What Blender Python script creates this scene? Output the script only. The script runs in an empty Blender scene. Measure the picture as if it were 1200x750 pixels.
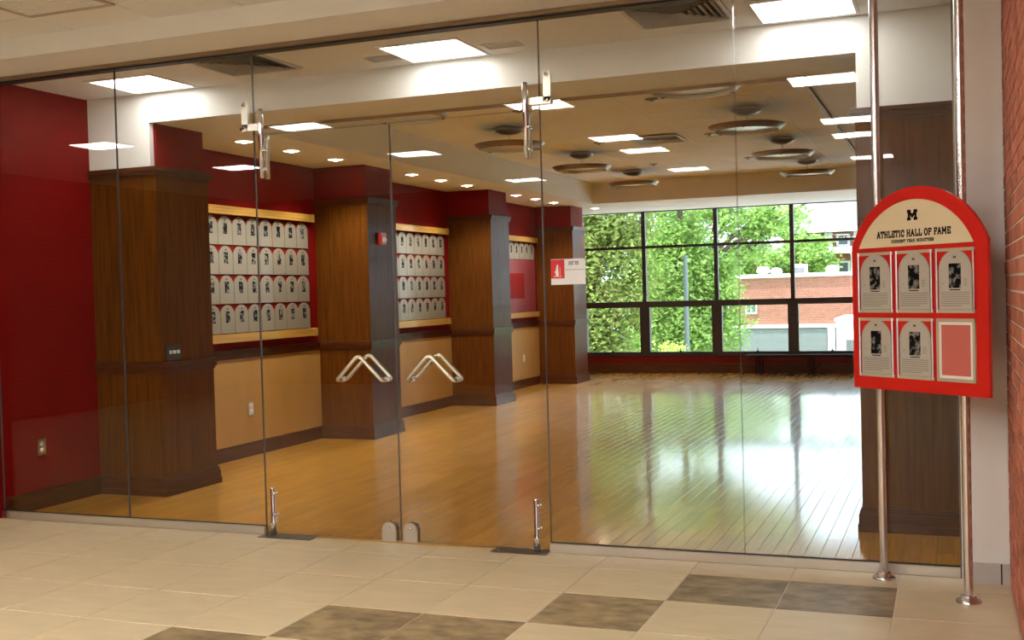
import bpy, bmesh, math, random
from mathutils import Vector, Matrix
random.seed(7)
SC = bpy.context.scene
COL = SC.collection
PI = math.pi

# ------------------------------------------------------------------ camera
def rot_axes(yaw, pitch, roll):
    f = Vector((math.sin(yaw)*math.cos(pitch), math.cos(yaw)*math.cos(pitch), math.sin(pitch)))
    r = Vector((math.cos(yaw), -math.sin(yaw), 0)); u = r.cross(f)
    return (math.cos(roll)*r + math.sin(roll)*u, -math.sin(roll)*r + math.cos(roll)*u, f)
cd = bpy.data.cameras.new('camera'); cam = bpy.data.objects.new('camera', cd); COL.objects.link(cam)
cd.sensor_fit = 'HORIZONTAL'; cd.sensor_width = 36.0; cd.lens = 1314.19/1200*36.0
cd.clip_start = 0.02; cd.clip_end = 600
CR, CU, CF = rot_axes(-.37332616, -.02430202, -.02737683)
cam.matrix_world = Matrix(((CR.x, CU.x, -CF.x, 0), (CR.y, CU.y, -CF.y, -5.87), (CR.z, CU.z, -CF.z, 1.45), (0, 0, 0, 1)))
SC.camera = cam

# ------------------------------------------------------------------ sky, sun, exposure
W = bpy.data.worlds.new('world'); SC.world = W; W.use_nodes = True
bg = W.node_tree.nodes['Background']
bg.inputs[0].default_value = (0.72, 0.86, 1.0, 1); bg.inputs[1].default_value = 4.5
sun_d = bpy.data.lights.new('sun', 'SUN'); sun_d.energy = 14; sun_d.angle = 0.02; sun_d.color = (1, .97, .93)
sun = bpy.data.objects.new('sun_offscreen', sun_d); COL.objects.link(sun)
sun.rotation_euler = Vector((.28, .22, -.93)).to_track_quat('-Z', 'Y').to_euler()
SC.view_settings.view_transform = 'Standard'; SC.view_settings.look = 'None'
SC.view_settings.gamma = 1; SC.view_settings.use_curve_mapping = False
SC.view_settings.exposure = 0.90
SC.cycles.use_denoising = True
SC.cycles.sample_clamp_indirect = 6
SC.cycles.max_bounces = 14; SC.cycles.transparent_max_bounces = 24
SC.cycles.caustics_reflective = False; SC.cycles.caustics_refractive = False
TROFFER_LOBBY = 30.0
TROFFER_HALL = 5.0
DOWNLIGHT_W = 45.0

# ------------------------------------------------------------------ materials
M = {}
def nodes_of(name):
    m = bpy.data.materials.new(name); m.use_nodes = True; M[name] = m
    nt = m.node_tree; return m, nt, nt.nodes['Principled BSDF']
def mat(name, col, rough=.5, metal=0, coat=0, coat_rough=.05, emit=None, es=0, spec=.5, alpha=1):
    m, nt, b = nodes_of(name)
    b.inputs['Base Color'].default_value = (*col, 1); b.inputs['Roughness'].default_value = rough
    b.inputs['Metallic'].default_value = metal; b.inputs['Coat Weight'].default_value = coat
    b.inputs['Coat Roughness'].default_value = coat_rough; b.inputs['Specular IOR Level'].default_value = spec
    if emit: b.inputs['Emission Color'].default_value = (*emit, 1); b.inputs['Emission Strength'].default_value = es
    return m
def N(nt, t, **kw):
    n = nt.nodes.new(t)
    for k, v in kw.items(): setattr(n, k, v)
    return n
def noise_mat(name, c1, c2, scale=(1, 1, 1), nscale=5, detail=4, rough=.5, coat=0, coat_rough=.05, bump=0, lo=.35, hi=.65, metal=0, rnd=0, spec=.5, bscale=None):
    """two-tone procedural noise on object coordinates; rnd adds per-object value shift"""
    m, nt, b = nodes_of(name)
    tc = N(nt, 'ShaderNodeTexCoord'); mp = N(nt, 'ShaderNodeMapping'); mp.inputs['Scale'].default_value = scale
    nt.links.new(tc.outputs['Object'], mp.inputs[0])
    oi = N(nt, 'ShaderNodeObjectInfo')
    nz = N(nt, 'ShaderNodeTexNoise', noise_dimensions='4D'); nz.inputs['Scale'].default_value = nscale; nz.inputs['Detail'].default_value = detail
    nt.links.new(mp.outputs[0], nz.inputs['Vector'])
    mu = N(nt, 'ShaderNodeMath', operation='MULTIPLY'); mu.inputs[1].default_value = 37.0
    nt.links.new(oi.outputs['Random'], mu.inputs[0]); nt.links.new(mu.outputs[0], nz.inputs['W'])
    cr = N(nt, 'ShaderNodeValToRGB'); cr.color_ramp.elements[0].position = lo; cr.color_ramp.elements[1].position = hi
    cr.color_ramp.elements[0].color = (*c1, 1); cr.color_ramp.elements[1].color = (*c2, 1)
    nt.links.new(nz.outputs['Fac'], cr.inputs[0]); out = cr.outputs[0]
    if rnd:
        mr = N(nt, 'ShaderNodeMapRange'); mr.inputs[3].default_value = 1-rnd; mr.inputs[4].default_value = 1+rnd
        nt.links.new(oi.outputs['Random'], mr.inputs[0])
        hs = N(nt, 'ShaderNodeHueSaturation'); nt.links.new(mr.outputs[0], hs.inputs['Value']); nt.links.new(out, hs.inputs['Color']); out = hs.outputs[0]
    nt.links.new(out, b.inputs['Base Color'])
    b.inputs['Roughness'].default_value = rough; b.inputs['Coat Weight'].default_value = coat; b.inputs['Coat Roughness'].default_value = coat_rough
    b.inputs['Metallic'].default_value = metal; b.inputs['Specular IOR Level'].default_value = spec
    if bump:
        bp = N(nt, 'ShaderNodeBump'); bp.inputs['Strength'].default_value = bump; bp.inputs['Distance'].default_value = .01
        nt.links.new(nz.outputs['Fac'], bp.inputs['Height']); nt.links.new(bp.outputs[0], b.inputs['Normal'])
    return m
def glass_mat(name, tint=(.98, .99, .985), f0=.024):
    m = bpy.data.materials.new(name); m.use_nodes = True; M[name] = m
    nt = m.node_tree; nt.nodes.remove(nt.nodes['Principled BSDF']); out = nt.nodes['Material Output']
    lw = N(nt, 'ShaderNodeLayerWeight'); lw.inputs[0].default_value = .5
    pw = N(nt, 'ShaderNodeMath', operation='POWER'); pw.inputs[1].default_value = 5; nt.links.new(lw.outputs['Facing'], pw.inputs[0])
    mr = N(nt, 'ShaderNodeMapRange'); mr.inputs[3].default_value = f0; mr.inputs[4].default_value = 1; nt.links.new(pw.outputs[0], mr.inputs[0])
    tr = N(nt, 'ShaderNodeBsdfTransparent'); tr.inputs[0].default_value = (*tint, 1)
    gl = N(nt, 'ShaderNodeBsdfGlossy'); gl.inputs['Roughness'].default_value = 0.0
    mx = N(nt, 'ShaderNodeMixShader'); nt.links.new(mr.outputs[0], mx.inputs[0]); nt.links.new(tr.outputs[0], mx.inputs[1]); nt.links.new(gl.outputs[0], mx.inputs[2])
    nt.links.new(mx.outputs[0], out.inputs[0]); return m
def leaf_mat(name, c1, c2, nscale=1.5):
    m, nt, b = nodes_of(name)
    tc = N(nt, 'ShaderNodeTexCoord'); nz = N(nt, 'ShaderNodeTexNoise'); nz.inputs['Scale'].default_value = nscale; nz.inputs['Detail'].default_value = 6
    nt.links.new(tc.outputs['Object'], nz.inputs['Vector'])
    cr = N(nt, 'ShaderNodeValToRGB'); cr.color_ramp.elements[0].position = .3; cr.color_ramp.elements[1].position = .7
    cr.color_ramp.elements[0].color = (*c1, 1); cr.color_ramp.elements[1].color = (*c2, 1)
    nt.links.new(nz.outputs['Fac'], cr.inputs[0])
    out = nt.nodes['Material Output']
    df = N(nt, 'ShaderNodeBsdfDiffuse'); tl = N(nt, 'ShaderNodeBsdfTranslucent'); mx = N(nt, 'ShaderNodeMixShader'); mx.inputs[0].default_value = .4
    nt.links.new(cr.outputs[0], df.inputs[0]); nt.links.new(cr.outputs[0], tl.inputs[0])
    nt.links.new(df.outputs[0], mx.inputs[1]); nt.links.new(tl.outputs[0], mx.inputs[2]); nt.links.new(mx.outputs[0], out.inputs[0]); return m
def brick_mat(name, c1, c2, mortar, scale=1.0, rot=(PI/2, 0, 0)):
    m, nt, b = nodes_of(name)
    tc = N(nt, 'ShaderNodeTexCoord'); mp = N(nt, 'ShaderNodeMapping'); mp.inputs['Rotation'].default_value = rot
    nt.links.new(tc.outputs['Object'], mp.inputs[0])
    br = N(nt, 'ShaderNodeTexBrick'); br.inputs['Scale'].default_value = scale
    br.inputs['Color1'].default_value = (*c1, 1); br.inputs['Color2'].default_value = (*c2, 1); br.inputs['Mortar'].default_value = (*mortar, 1)
    br.inputs['Brick Width'].default_value = .205; br.inputs['Row Height'].default_value = .0667; br.inputs['Mortar Size'].default_value = .006
    nt.links.new(mp.outputs[0], br.inputs['Vector']); nt.links.new(br.outputs['Color'], b.inputs['Base Color'])
    b.inputs['Roughness'].default_value = .85; return m

noise_mat('red_paint', (.17, .003, .003), (.195, .004, .0035), nscale=3, rough=.6, spec=.08)
noise_mat('maroon_paint', (.13, .005, .003), (.15, .007, .004), nscale=3, rough=.6, spec=.08)
noise_mat('tan_panel', (.39, .225, .060), (.44, .255, .075), scale=(1, 1, .3), nscale=4, rough=.5)
noise_mat('dark_wood', (.080, .024, .0025), (.135, .043, .0045), scale=(26, 26, 1.3), nscale=2.2, detail=6, rough=.36, coat=.05, coat_rough=.06, spec=.06)
noise_mat('trim_wood', (.060, .016, .004), (.10, .030, .007), scale=(3, 3, 30), nscale=2, rough=.4, coat=.12, coat_rough=.08, spec=.12)
noise_mat('maple', (.40, .215, .035), (.54, .31, .060), scale=(30, 1.2, 30), nscale=2, detail=5, rough=.35, coat=.4)
noise_mat('white_paint', (.83, .83, .83), (.86, .86, .86), nscale=2, rough=.6)
noise_mat('soffit_paint', (.77, .77, .77), (.80, .80, .80), nscale=2, rough=.6)
noise_mat('ceiling_tile', (.76, .76, .76), (.82, .82, .82), scale=(1, 1, 1), nscale=90, detail=3, rough=.8, rnd=.02)
noise_mat('lobby_ceiling_tile', (.79, .79, .79), (.84, .84, .84), nscale=90, detail=3, rough=.8, rnd=.015)
mat('grid_metal', (.70, .69, .68), .5)
mat('bronze', (.28, .20, .12), .4, .6)
mat('tray_trim', (.30, .19, .09), .5)
mat('gasket', (.01, .009, .008), .5)
mat('steel', (.74, .74, .76), .22, 1)
mat('polished_steel', (.80, .81, .84), .09, 1)
mat('brushed_nickel', (.72, .69, .62), .3, 1)
mat('channel_steel', (.72, .70, .66), .28, 1)
mat('dark_steel', (.16, .14, .12), .35, .9)
mat('dark_frame', (.012, .012, .014), .4)
mat('glass_edge', (.11, .12, .13), .25, .2)
mat('polished_edge', (.42, .43, .44), .2, .6)
glass_mat('clear_glass'); glass_mat('window_glass', (.97, .985, .98), .03); glass_mat('dimming_glass', (.72, .735, .72), .03)  # the darker tint is added to dim daylight through the back window
noise_mat('beige_tile', (.58, .47, .305), (.64, .52, .345), scale=(1.5, 5, 1), nscale=3, rough=.34, rnd=.02, spec=.5)
noise_mat('slate_tile', (.13, .092, .055), (.42, .31, .165), scale=(1, 1.6, 1), nscale=9, detail=8, rough=.40, rnd=.10, lo=.32, hi=.72)
mat('grout', (.60, .53, .46), .8)
noise_mat('wood_floor', (.50, .225, .020), (.64, .32, .042), scale=(30, 1.6, 1), nscale=2, detail=5, rough=.32, coat=.95, coat_rough=.085, rnd=.12, spec=.25)
mat('floor_gap', (.10, .05, .02), .7)
noise_mat('brick_face', (.36, .10, .06), (.55, .19, .12), nscale=14, detail=5, rough=.85, bump=.5, rnd=.22)
mat('mortar', (.68, .63, .57), .9)
brick_mat('lobby_brick', (.15, .03, .02), (.20, .045, .028), (.22, .16, .13))
mat('black_plastic', (.02, .02, .02), .35)
mat('white_plastic', (.80, .79, .76), .4)
mat('ivory_plate', (.62, .58, .50), .4)
mat('alarm_red', (.55, .02, .015), .35)
mat('strobe', (.85, .87, .9), .1)
mat('troffer_lens_lobby', (.9, .88, .8), .4, emit=(1.0, .97, .89), es=TROFFER_LOBBY)
mat('troffer_lens_hall', (.9, .88, .8), .4, emit=(1.0, .97, .89), es=TROFFER_HALL)
mat('lamp_lens', (.9, .85, .7), .3, emit=(1.0, .80, .50), es=12)
mat('opal_glass', (.66, .62, .60), .3, coat=.2)
mat('lit_rim_metal', (.78, .80, .76), .3)  # rim metal catching light, its brightness put into the colour
mat('ring_metal', (.20, .15, .11), .35, .8)
mat('canopy_metal', (.42, .36, .30), .4, .5)
mat('vent_metal', (.62, .62, .62), .45)
mat('vent_dark', (.16, .16, .17), .7)
mat('plaque', (.225, .198, .148), .35, coat=.2)
mat('plaque_line', (.16, .14, .13), .6)
noise_mat('portrait', (.006, .006, .006), (.22, .21, .20), scale=(1, 1, 1), nscale=42, detail=2, rough=.7, lo=.47, hi=.62, spec=.04)
mat('ink', (.010, .005, .004), .8, spec=.04)
mat('sign_red', (.58, .016, .010), .5, spec=.15)
mat('sign_red_edge', (.66, .03, .03), .15, coat=.8)
mat('cream', (.72, .61, .42), .5, spec=.2)
mat('cream_line', (.60, .50, .34), .4)
mat('frame_bar', (.74, .74, .80), .25, 1)
mat('sign_plaque', (.45, .41, .36), .6, spec=.1)
mat('caption_grey', (.29, .265, .235), .7, spec=.1)
mat('frame_tan', (.46, .39, .28), .45)
mat('faded_red', (.52, .12, .10), .6)
mat('panel_red', (.20, .025, .032), .4, coat=.1)
mat('poster_red', (.20, .004, .002), .6, spec=.1)
mat('placard_white', (.86, .87, .92), .4)
mat('placard_red', (.66, .02, .03), .4)
mat('print_grey', (.50, .48, .48), .6)
mat('placard_ink', (.16, .17, .26), .6)
mat('bark', (.10, .075, .055), .9)
leaf_mat('leaf_dark', (.12, .17, .035), (.36, .46, .14))
leaf_mat('leaf_mid', (.13, .26, .05), (.40, .58, .18))
leaf_mat('leaf_yellow', (.32, .42, .08), (.62, .70, .24), 3)
noise_mat('grass', (.10, .20, .04), (.18, .30, .07), nscale=3, rough=.9)
noise_mat('concrete', (.42, .41, .39), (.50, .49, .47), nscale=.6, rough=.9)
noise_mat('asphalt', (.30, .30, .30), (.36, .36, .36), nscale=.4, rough=.9)
brick_mat('far_brick', (.26, .085, .055), (.32, .115, .08), (.36, .22, .18), scale=.5)
mat('far_white', (.85, .85, .86), .6)
mat('far_grey', (.13, .13, .14), .7)
mat('garage_grey', (.17, .18, .20), .7)
mat('pole_paint', (.15, .19, .18), .8)
mat('far_roof', (.26, .28, .33), .7)
mat('far_pane', (.10, .12, .15), .1)
mat('far_shingle', (.10, .10, .12), .8)
mat('bench_dark', (.012, .008, .008), .9, spec=.05)

# ------------------------------------------------------------------ mesh helpers
class MB:
    def __init__(s): s.v = []; s.f = []; s.mi = []; s.sm = []
    def add(s, vs, fs, mi=0, smooth=False):
        o = len(s.v); s.v += [tuple(p) for p in vs]
        for f in fs: s.f.append([i+o for i in f]); s.mi.append(mi); s.sm.append(smooth)
        return s
    def box(s, x0, x1, y0, y1, z0, z1, mi=0):
        vs = [(x, y, z) for z in (z0, z1) for y in (y0, y1) for x in (x0, x1)]
        return s.add(vs, [(0, 2, 3, 1), (4, 5, 7, 6), (0, 1, 5, 4), (2, 6, 7, 3), (0, 4, 6, 2), (1, 3, 7, 5)], mi)
    def chbox(s, x0, x1, y0, y1, z0, z1, c=.004, mi=0, up=True):
        """box whose top (or bottom) edges are chamfered"""
        a, b = (z0, z1) if up else (z1, z0); k = -c if up else c
        vs = [(x0, y0, a), (x1, y0, a), (x1, y1, a), (x0, y1, a), (x0, y0, b+k), (x1, y0, b+k), (x1, y1, b+k), (x0, y1, b+k),
              (x0+c, y0+c, b), (x1-c, y0+c, b), (x1-c, y1-c, b), (x0+c, y1-c, b)]
        fs = [(3, 2, 1, 0), (8, 9, 10, 11)]
        for i in range(4):
            j = (i+1) % 4; fs += [(i, j, 4+j, 4+i), (4+i, 4+j, 8+j, 8+i)]
        if not up: fs = [tuple(reversed(f)) for f in fs]
        return s.add(vs, fs, mi)
    def quad(s, a, b, c, d, mi=0): return s.add([a, b, c, d], [(0, 1, 2, 3)], mi)
    def lathe(s, prof, c=(0, 0, 0), n=32, mi=0, axis='z', smooth=True):
        vs = []; fs = []; k = len(prof)
        for i in range(n):
            a = 2*PI*i/n
            for r, h in prof:
                p = (r*math.cos(a), r*math.sin(a), h)
                if axis == 'y': p = (p[0], p[2], -p[1])
                if axis == 'x': p = (p[2], p[0], p[1])
                vs.append((p[0]+c[0], p[1]+c[1], p[2]+c[2]))
        for i in range(n):
            j = (i+1) % n
            for t in range(k-1): fs.append((i*k+t, j*k+t, j*k+t+1, i*k+t+1))
        return s.add(vs, fs, mi, smooth)
    def cyl(s, c, r, h, n=24, mi=0, axis='z', smooth=True):
        s.lathe([(0.0005, 0), (r, 0)], c, n, mi, axis, False); s.lathe([(r, 0), (r, h)], c, n, mi, axis, smooth)
        return s.lathe([(r, h), (0.0005, h)], c, n, mi, axis, False)
    def tube(s, pts, r, n=14, mi=0, caps=True):
        pts = [Vector(p) for p in pts]; rings = []; t0 = (pts[1]-pts[0]).normalized()
        u = t0.orthogonal().normalized()
        for i, p in enumerate(pts):
            t = (pts[min(i+1, len(pts)-1)]-pts[max(i-1, 0)]).normalized()
            u = (u-t*u.dot(t)).normalized(); w = t.cross(u)
            rr = r[i] if isinstance(r, (list, tuple)) else r
            rings.append([p+u*rr*math.cos(2*PI*k/n)+w*rr*math.sin(2*PI*k/n) for k in range(n)])
        vs = [q for g in rings for q in g]; fs = []
        for i in range(len(pts)-1):
            for k in range(n): fs.append((i*n+k, i*n+(k+1) % n, (i+1)*n+(k+1) % n, (i+1)*n+k))
        if caps: fs.append(tuple(reversed(range(n)))); fs.append(tuple((len(pts)-1)*n+k for k in range(n)))
        return s.add(vs, fs, mi, True)
    def prism(s, poly, fn, d0, d1, mi=0, mi_side=None):
        """poly: 2D outline (ccw seen from d0 side); fn(a,b,d)->3D; extruded d0..d1"""
        n = len(poly); vs = [fn(a, b, d0) for a, b in poly]+[fn(a, b, d1) for a, b in poly]
        s.add(vs, [tuple(range(n)), tuple(reversed(range(n, 2*n)))], mi)
        return s.add(vs, [(i, n+i, n+(i+1) % n, (i+1) % n) for i in range(n)], mi if mi_side is None else mi_side)
    def mesh(s, name, mats):
        me = bpy.data.meshes.new(name); me.from_pydata(s.v, [], s.f)
        for m in (mats if isinstance(mats, (list, tuple)) else [mats]): me.materials.append(M[m] if isinstance(m, str) else m)
        me.polygons.foreach_set('material_index', s.mi); me.polygons.foreach_set('use_smooth', s.sm); me.update(); return me
    def build(s, name, mats, parent=None, local=False):
        if parent is not None and not local:
            L = WORLD[parent.name]; s.v = [(x-L[0], y-L[1], z-L[2]) for x, y, z in s.v]
        return link(name, s.mesh(name, mats), parent)
WORLD = {}
def link(name, data, parent=None, loc=None):
    o = bpy.data.objects.new(name, data); COL.objects.link(o)
    if parent is not None: o.parent = parent
    if loc is not None: o.location = loc
    WORLD[o.name] = tuple(Vector(loc or (0, 0, 0))+(Vector(WORLD[parent.name]) if parent is not None else Vector((0, 0, 0))))
    return o
def tag(o, label=None, cat=None, group=None, kind=None):
    if label: o['label'] = label
    if cat: o['category'] = cat
    if group: o['group'] = group
    if kind: o['kind'] = kind
    return o
def thing(name, label, cat, loc=(0, 0, 0), group=None, kind=None):
    return tag(link(name, None, None, loc), label, cat, group, kind)
def copy_tree(o, loc=None, parent=None):
    c = o.copy(); COL.objects.link(c); c.parent = parent
    if loc is not None: c.location = loc
    WORLD[c.name] = tuple(c.location)
    for ch in [x for x in bpy.data.objects if x.parent == o]: copy_tree(ch, None, c)
    return c
def B(*a): return MB().box(*a)
def struct(o, label, cat): return tag(o, label, cat, None, 'structure')

# ------------------------------------------------------------------ dimensions
XL, XR = -6.09, .62         # hall side walls
YB = 12.98                  # window wall
ZS, ZC, ZN = 2.785, 3.106, 3.0   # soffit, tray ceiling, strip ceiling next to the glass
ZLC = 3.11                  # lobby ceiling
TX0, TX1, TY0, TY1 = -5.12, -.87, 1.53, 10.75   # ceiling tray

# ================================================================== SETTING
# ---- lobby floor with tiles
TP = .5017; TX = -1.26; TYL = -.292
fl = struct(thing('floor_lobby', '', 'floor'), 'beige and slate square tile floor in front of the glass wall', 'floor')
B(-11, .9, -10.5, -.026, -.2, -.0022).build('grout_bed', 'grout', fl)
def is_dark(k, r):
    # stepped diagonal of slate tiles: r counts rows away from the glass
    return (k, r) in {(0, 0), (1, 0), (-1, 1), (-2, 2), (-3, 2), (-4, 3), (-5, 4), (-6, 4), (-7, 5), (-8, 6), (-9, 6)}
tile_meshes = {}
rest = MB(); g = .0028
for r in range(-1, 27):
    y1 = TYL-TP*r; y0 = y1-TP
    if r == -1: y1 = -.027
    y0 = max(y0, -10.5)
    for k in range(-20, 22):
        x0 = TX+TP*k; x1 = x0+TP
        x1c = x1
        if x0 > .85 or x1 < -10.9 or y1 < -10.45: continue
        x0 = max(x0, -11); x1 = min(x1, .9)
        if r < 5 and x0 > .24: continue
        if r < 5 and x1 > .24: x1 = .24
        dark = is_dark(k, r)
        if r <= 11 and -12 <= k <= 3:
            w, h = round(x1-x0, 4), round(y1-y0, 4); key = (w, h, dark)
            if key not in tile_meshes:
                tile_meshes[key] = MB().chbox(g-w/2, w/2-g, g-h/2, h/2-g, -.02, 0, .0012).mesh('tile', 'slate_tile' if dark else 'beige_tile')
            t = link('slate_tile' if dark else 'tile', tile_meshes[key], fl, ((x0+x1)/2, (y0+y1)/2, 0))
            if dark: t['label'] = 'mottled grey brown slate tile'
        else: rest.box(x0+g, x1-g, y0+g, y1-g, -.02, 0)
tag(rest.build('tile_field', 'beige_tile', fl), kind='stuff')

# ---- hall floor with planks
PW = .0833
fh = struct(thing('floor_hall', '', 'floor'), 'glossy honey coloured strip wood floor of the hall', 'floor')
B(XL, XR, -.026, YB, -.2, -.004).build('floor_base', 'floor_gap', fh)
prest = MB(); pl_cache = {}; cand = []
rng = random.Random(3)
nrow = int((XR-XL)/PW)
for i in range(nrow+1):
    x0 = XL+i*PW; x1 = min(x0+PW, XR)
    if x1-x0 < .01: continue
    y = -.024; first = True
    while y < YB-.05:
        L = rng.choice((.6, .8, 1.0, 1.2)); 
        if first: L = rng.choice((.3, .5, .7, .9)); first = False
        ye = min(y+L, YB)
        if YB-ye < .15: ye = YB
        cand.append((y-(0 if -4.6 < x0 < -.4 else 1.2), x0, x1, y, ye)); y = ye
cand.sort()
for n, (_, x0, x1, y, ye) in enumerate(cand):
    w, h = round(x1-x0, 4), round(ye-y, 3)
    if n < 300:
        if (w, h) not in pl_cache: pl_cache[(w, h)] = MB().chbox(.0004-w/2, w/2-.0004, .0004-h/2, h/2-.0004, -.012, 0, .0012).mesh('plank', 'wood_floor')
        link('plank', pl_cache[(w, h)], fh, ((x0+x1)/2, (y+ye)/2, -rng.random()*.0003))
    else: prest.chbox(x0+.0004, x1-.0004, y+.0004, ye-.0004, -.012, -rng.random()*.0003, .0012)
# colour of the joined far boards varies board by board through a noise per strip
mw = M['wood_floor'].copy(); M['wood_floor_far'] = mw; nt = mw.node_tree
tc = N(nt, 'ShaderNodeTexCoord'); sx = N(nt, 'ShaderNodeSeparateXYZ'); nt.links.new(tc.outputs['Object'], sx.inputs[0])
ad = N(nt, 'ShaderNodeMath', operation='SUBTRACT'); ad.inputs[1].default_value = XL; nt.links.new(sx.outputs[0], ad.inputs[0])
dv = N(nt, 'ShaderNodeMath', operation='DIVIDE'); dv.inputs[1].default_value = PW; nt.links.new(ad.outputs[0], dv.inputs[0])
fo = N(nt, 'ShaderNodeMath', operation='FLOOR'); nt.links.new(dv.outputs[0], fo.inputs[0])
yd = N(nt, 'ShaderNodeMath', operation='MULTIPLY'); yd.inputs[1].default_value = 1.05; nt.links.new(sx.outputs[1], yd.inputs[0])
wn1 = N(nt, 'ShaderNodeTexWhiteNoise', noise_dimensions='1D'); nt.links.new(fo.outputs[0], wn1.inputs['W'])
ys = N(nt, 'ShaderNodeMath', operation='ADD'); nt.links.new(yd.outputs[0], ys.inputs[0]); nt.links.new(wn1.outputs['Value'], ys.inputs[1])
yf = N(nt, 'ShaderNodeMath', operation='FLOOR'); nt.links.new(ys.outputs[0], yf.inputs[0])
cb = N(nt, 'ShaderNodeCombineXYZ'); nt.links.new(fo.outputs[0], cb.inputs[0]); nt.links.new(yf.outputs[0], cb.inputs[1])
wn = N(nt, 'ShaderNodeTexWhiteNoise', noise_dimensions='3D'); nt.links.new(cb.outputs[0], wn.inputs['Vector'])
mrn = [n for n in nt.nodes if n.type == 'MAP_RANGE'][0]; nt.links.new(wn.outputs['Value'], mrn.inputs[0])
tag(prest.build('plank_field', 'wood_floor_far', fh), kind='stuff')

# ---- lobby ceiling: tiles, bulkhead
cl = struct(thing('ceiling_lobby', '', 'ceiling'), 'white suspended tile ceiling of the lobby', 'ceiling')
B(-11.2, 1.1, -10.7, -.46, ZLC+.03, ZLC+.3).build('ceiling_slab', 'white_paint', cl)
LIGHTS = [(x, y) for y in (-3.43, -5.82, -7.35, -9.8) for x in (-.80, -3.17, -5.6, -8.0) if (x, y) not in ((-5.6, -7.35), (-8.0, -7.35), (-8.0, -9.8))]
CP = .61; gx0 = -4.29+CP*7; cache = {}
crest = MB()
LTILES = set()
for (x, y) in LIGHTS:
    LTILES.add((round((x-CP/2-gx0)/CP), round((y+CP/2+.82)/-CP)))
for j in range(-1, 22):
    y1 = -.82-CP*j; y0 = y1-CP
    if j == -1: y1 = -.462
    for i in range(-18, 10):
        x0 = gx0+CP*i; x1 = x0+CP
        if x1 < -10.8 or x1 > .9 or y1 < -10.4: continue
        if (i, j) in LTILES or (i, j) == (-8, 0): continue
        if j < 10 and -17 <= i <= 0:
            h = round(y1-y0, 4)
            if h not in cache: cache[h] = MB().chbox(-CP/2+.006, CP/2-.006, -h/2+.006, h/2-.006, 0, .02, .006, up=False).mesh('ceiling_tile', 'lobby_ceiling_tile')
            link('ceiling_tile', cache[h], cl, ((x0+x1)/2, (y0+y1)/2, ZLC-.001))
        else: crest.box(x0+.006, x1-.006, y0+.006, y1-.006, ZLC-.001, ZLC+.02)
tag(crest.build('tile_field', 'lobby_ceiling_tile', cl), kind='stuff')
gr = MB()
for i in range(-18, 2): gr.box(gx0+CP*i-.011, gx0+CP*i+.011, -10.5, -.462, ZLC+.004, ZLC+.03)
for j in range(0, 16): gr.box(-11, .9, -.82-CP*j-.011, -.82-CP*j+.011, ZLC+.003, ZLC+.03)
tag(gr.build('ceiling_grid', 'grid_metal', cl), kind='stuff')
bk = struct(B(-11, .24, -.465, -.06, 2.99, ZLC+.3).build('trim_1', 'white_paint'), 'white bulkhead beam running above the glass wall', 'bulkhead')
hd = struct(thing('trim_2', '', 'header'), 'bronze metal header rail holding the top of the glass', 'header')
B(-6.09, .24, -.06, .06, 2.965, ZLC+.3).build('header_rail', 'bronze', hd)
B(-6.09, .035, -.035, .035, 2.955, 2.965).build('gasket', 'gasket', hd)

# ---- hall ceilings
ch = struct(thing('ceiling_hall', '', 'ceiling'), 'hall ceiling with white beam, grey soffit and recessed tile tray', 'ceiling')
B(XL, XR, .06, .945, ZN, ZN+.35).build('strip_ceiling', 'ceiling_tile', ch)
B(XL, XR, .945, .965, ZS, ZN+.35).build('beam_face', 'white_paint', ch)
B(XL, -5.52, .945, .99, 2.46, ZS).build('beam_return', 'white_paint', ch)
B(-.49, XR, .945, .99, 2.46, ZS).build('beam_return', 'white_paint', ch)
B(XL, XR, .965, TY0, ZS, ZC+.3).build('soffit', 'soffit_paint', ch)
B(XL, TX0, TY0, TY1, ZS, ZC+.3).build('soffit', 'soffit_paint', ch)
B(TX1, XR, TY0, TY1, ZS, ZC+.3).build('soffit', 'soffit_paint', ch)
B(XL, XR, TY1, YB+.12, ZS, ZC+.3).build('soffit', 'soffit_paint', ch)
B(TX0, TX1, TY0, TY1, ZC+.02, ZC+.3).build('tray_slab', 'soffit_paint', ch)
B(TX0, TX1+.012, TY0-.012, TY0+.012, ZS-.022, ZS+.02).build('tray_edge_trim', 'tray_trim', ch)
B(TX1-.012, TX1+.012, TY0, TY1, ZS-.022, ZS+.02).build('tray_edge_trim', 'tray_trim', ch)
nx, ny = 7, 15; tw, th = (TX1-TX0)/nx, (TY1-TY0)/ny
tm = MB().chbox(-tw/2+.004, tw/2-.004, -th/2+.0015, th/2-.0015, 0, .02, .004, up=False).mesh('ceiling_tile', 'ceiling_tile')
for i in range(nx):
    for j in range(ny):
        if (i, j) == (3, 7): continue
        link('ceiling_tile', tm, ch, (TX0+tw*(i+.5), TY0+th*(j+.5), ZC))
gr = MB()
for i in range(nx+1): gr.box(TX0+tw*i-.008, TX0+tw*i+.008, TY0, TY1, ZC+.003, ZC+.02)
tag(gr.build('ceiling_grid', 'grid_metal', ch), kind='stuff')

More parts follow.
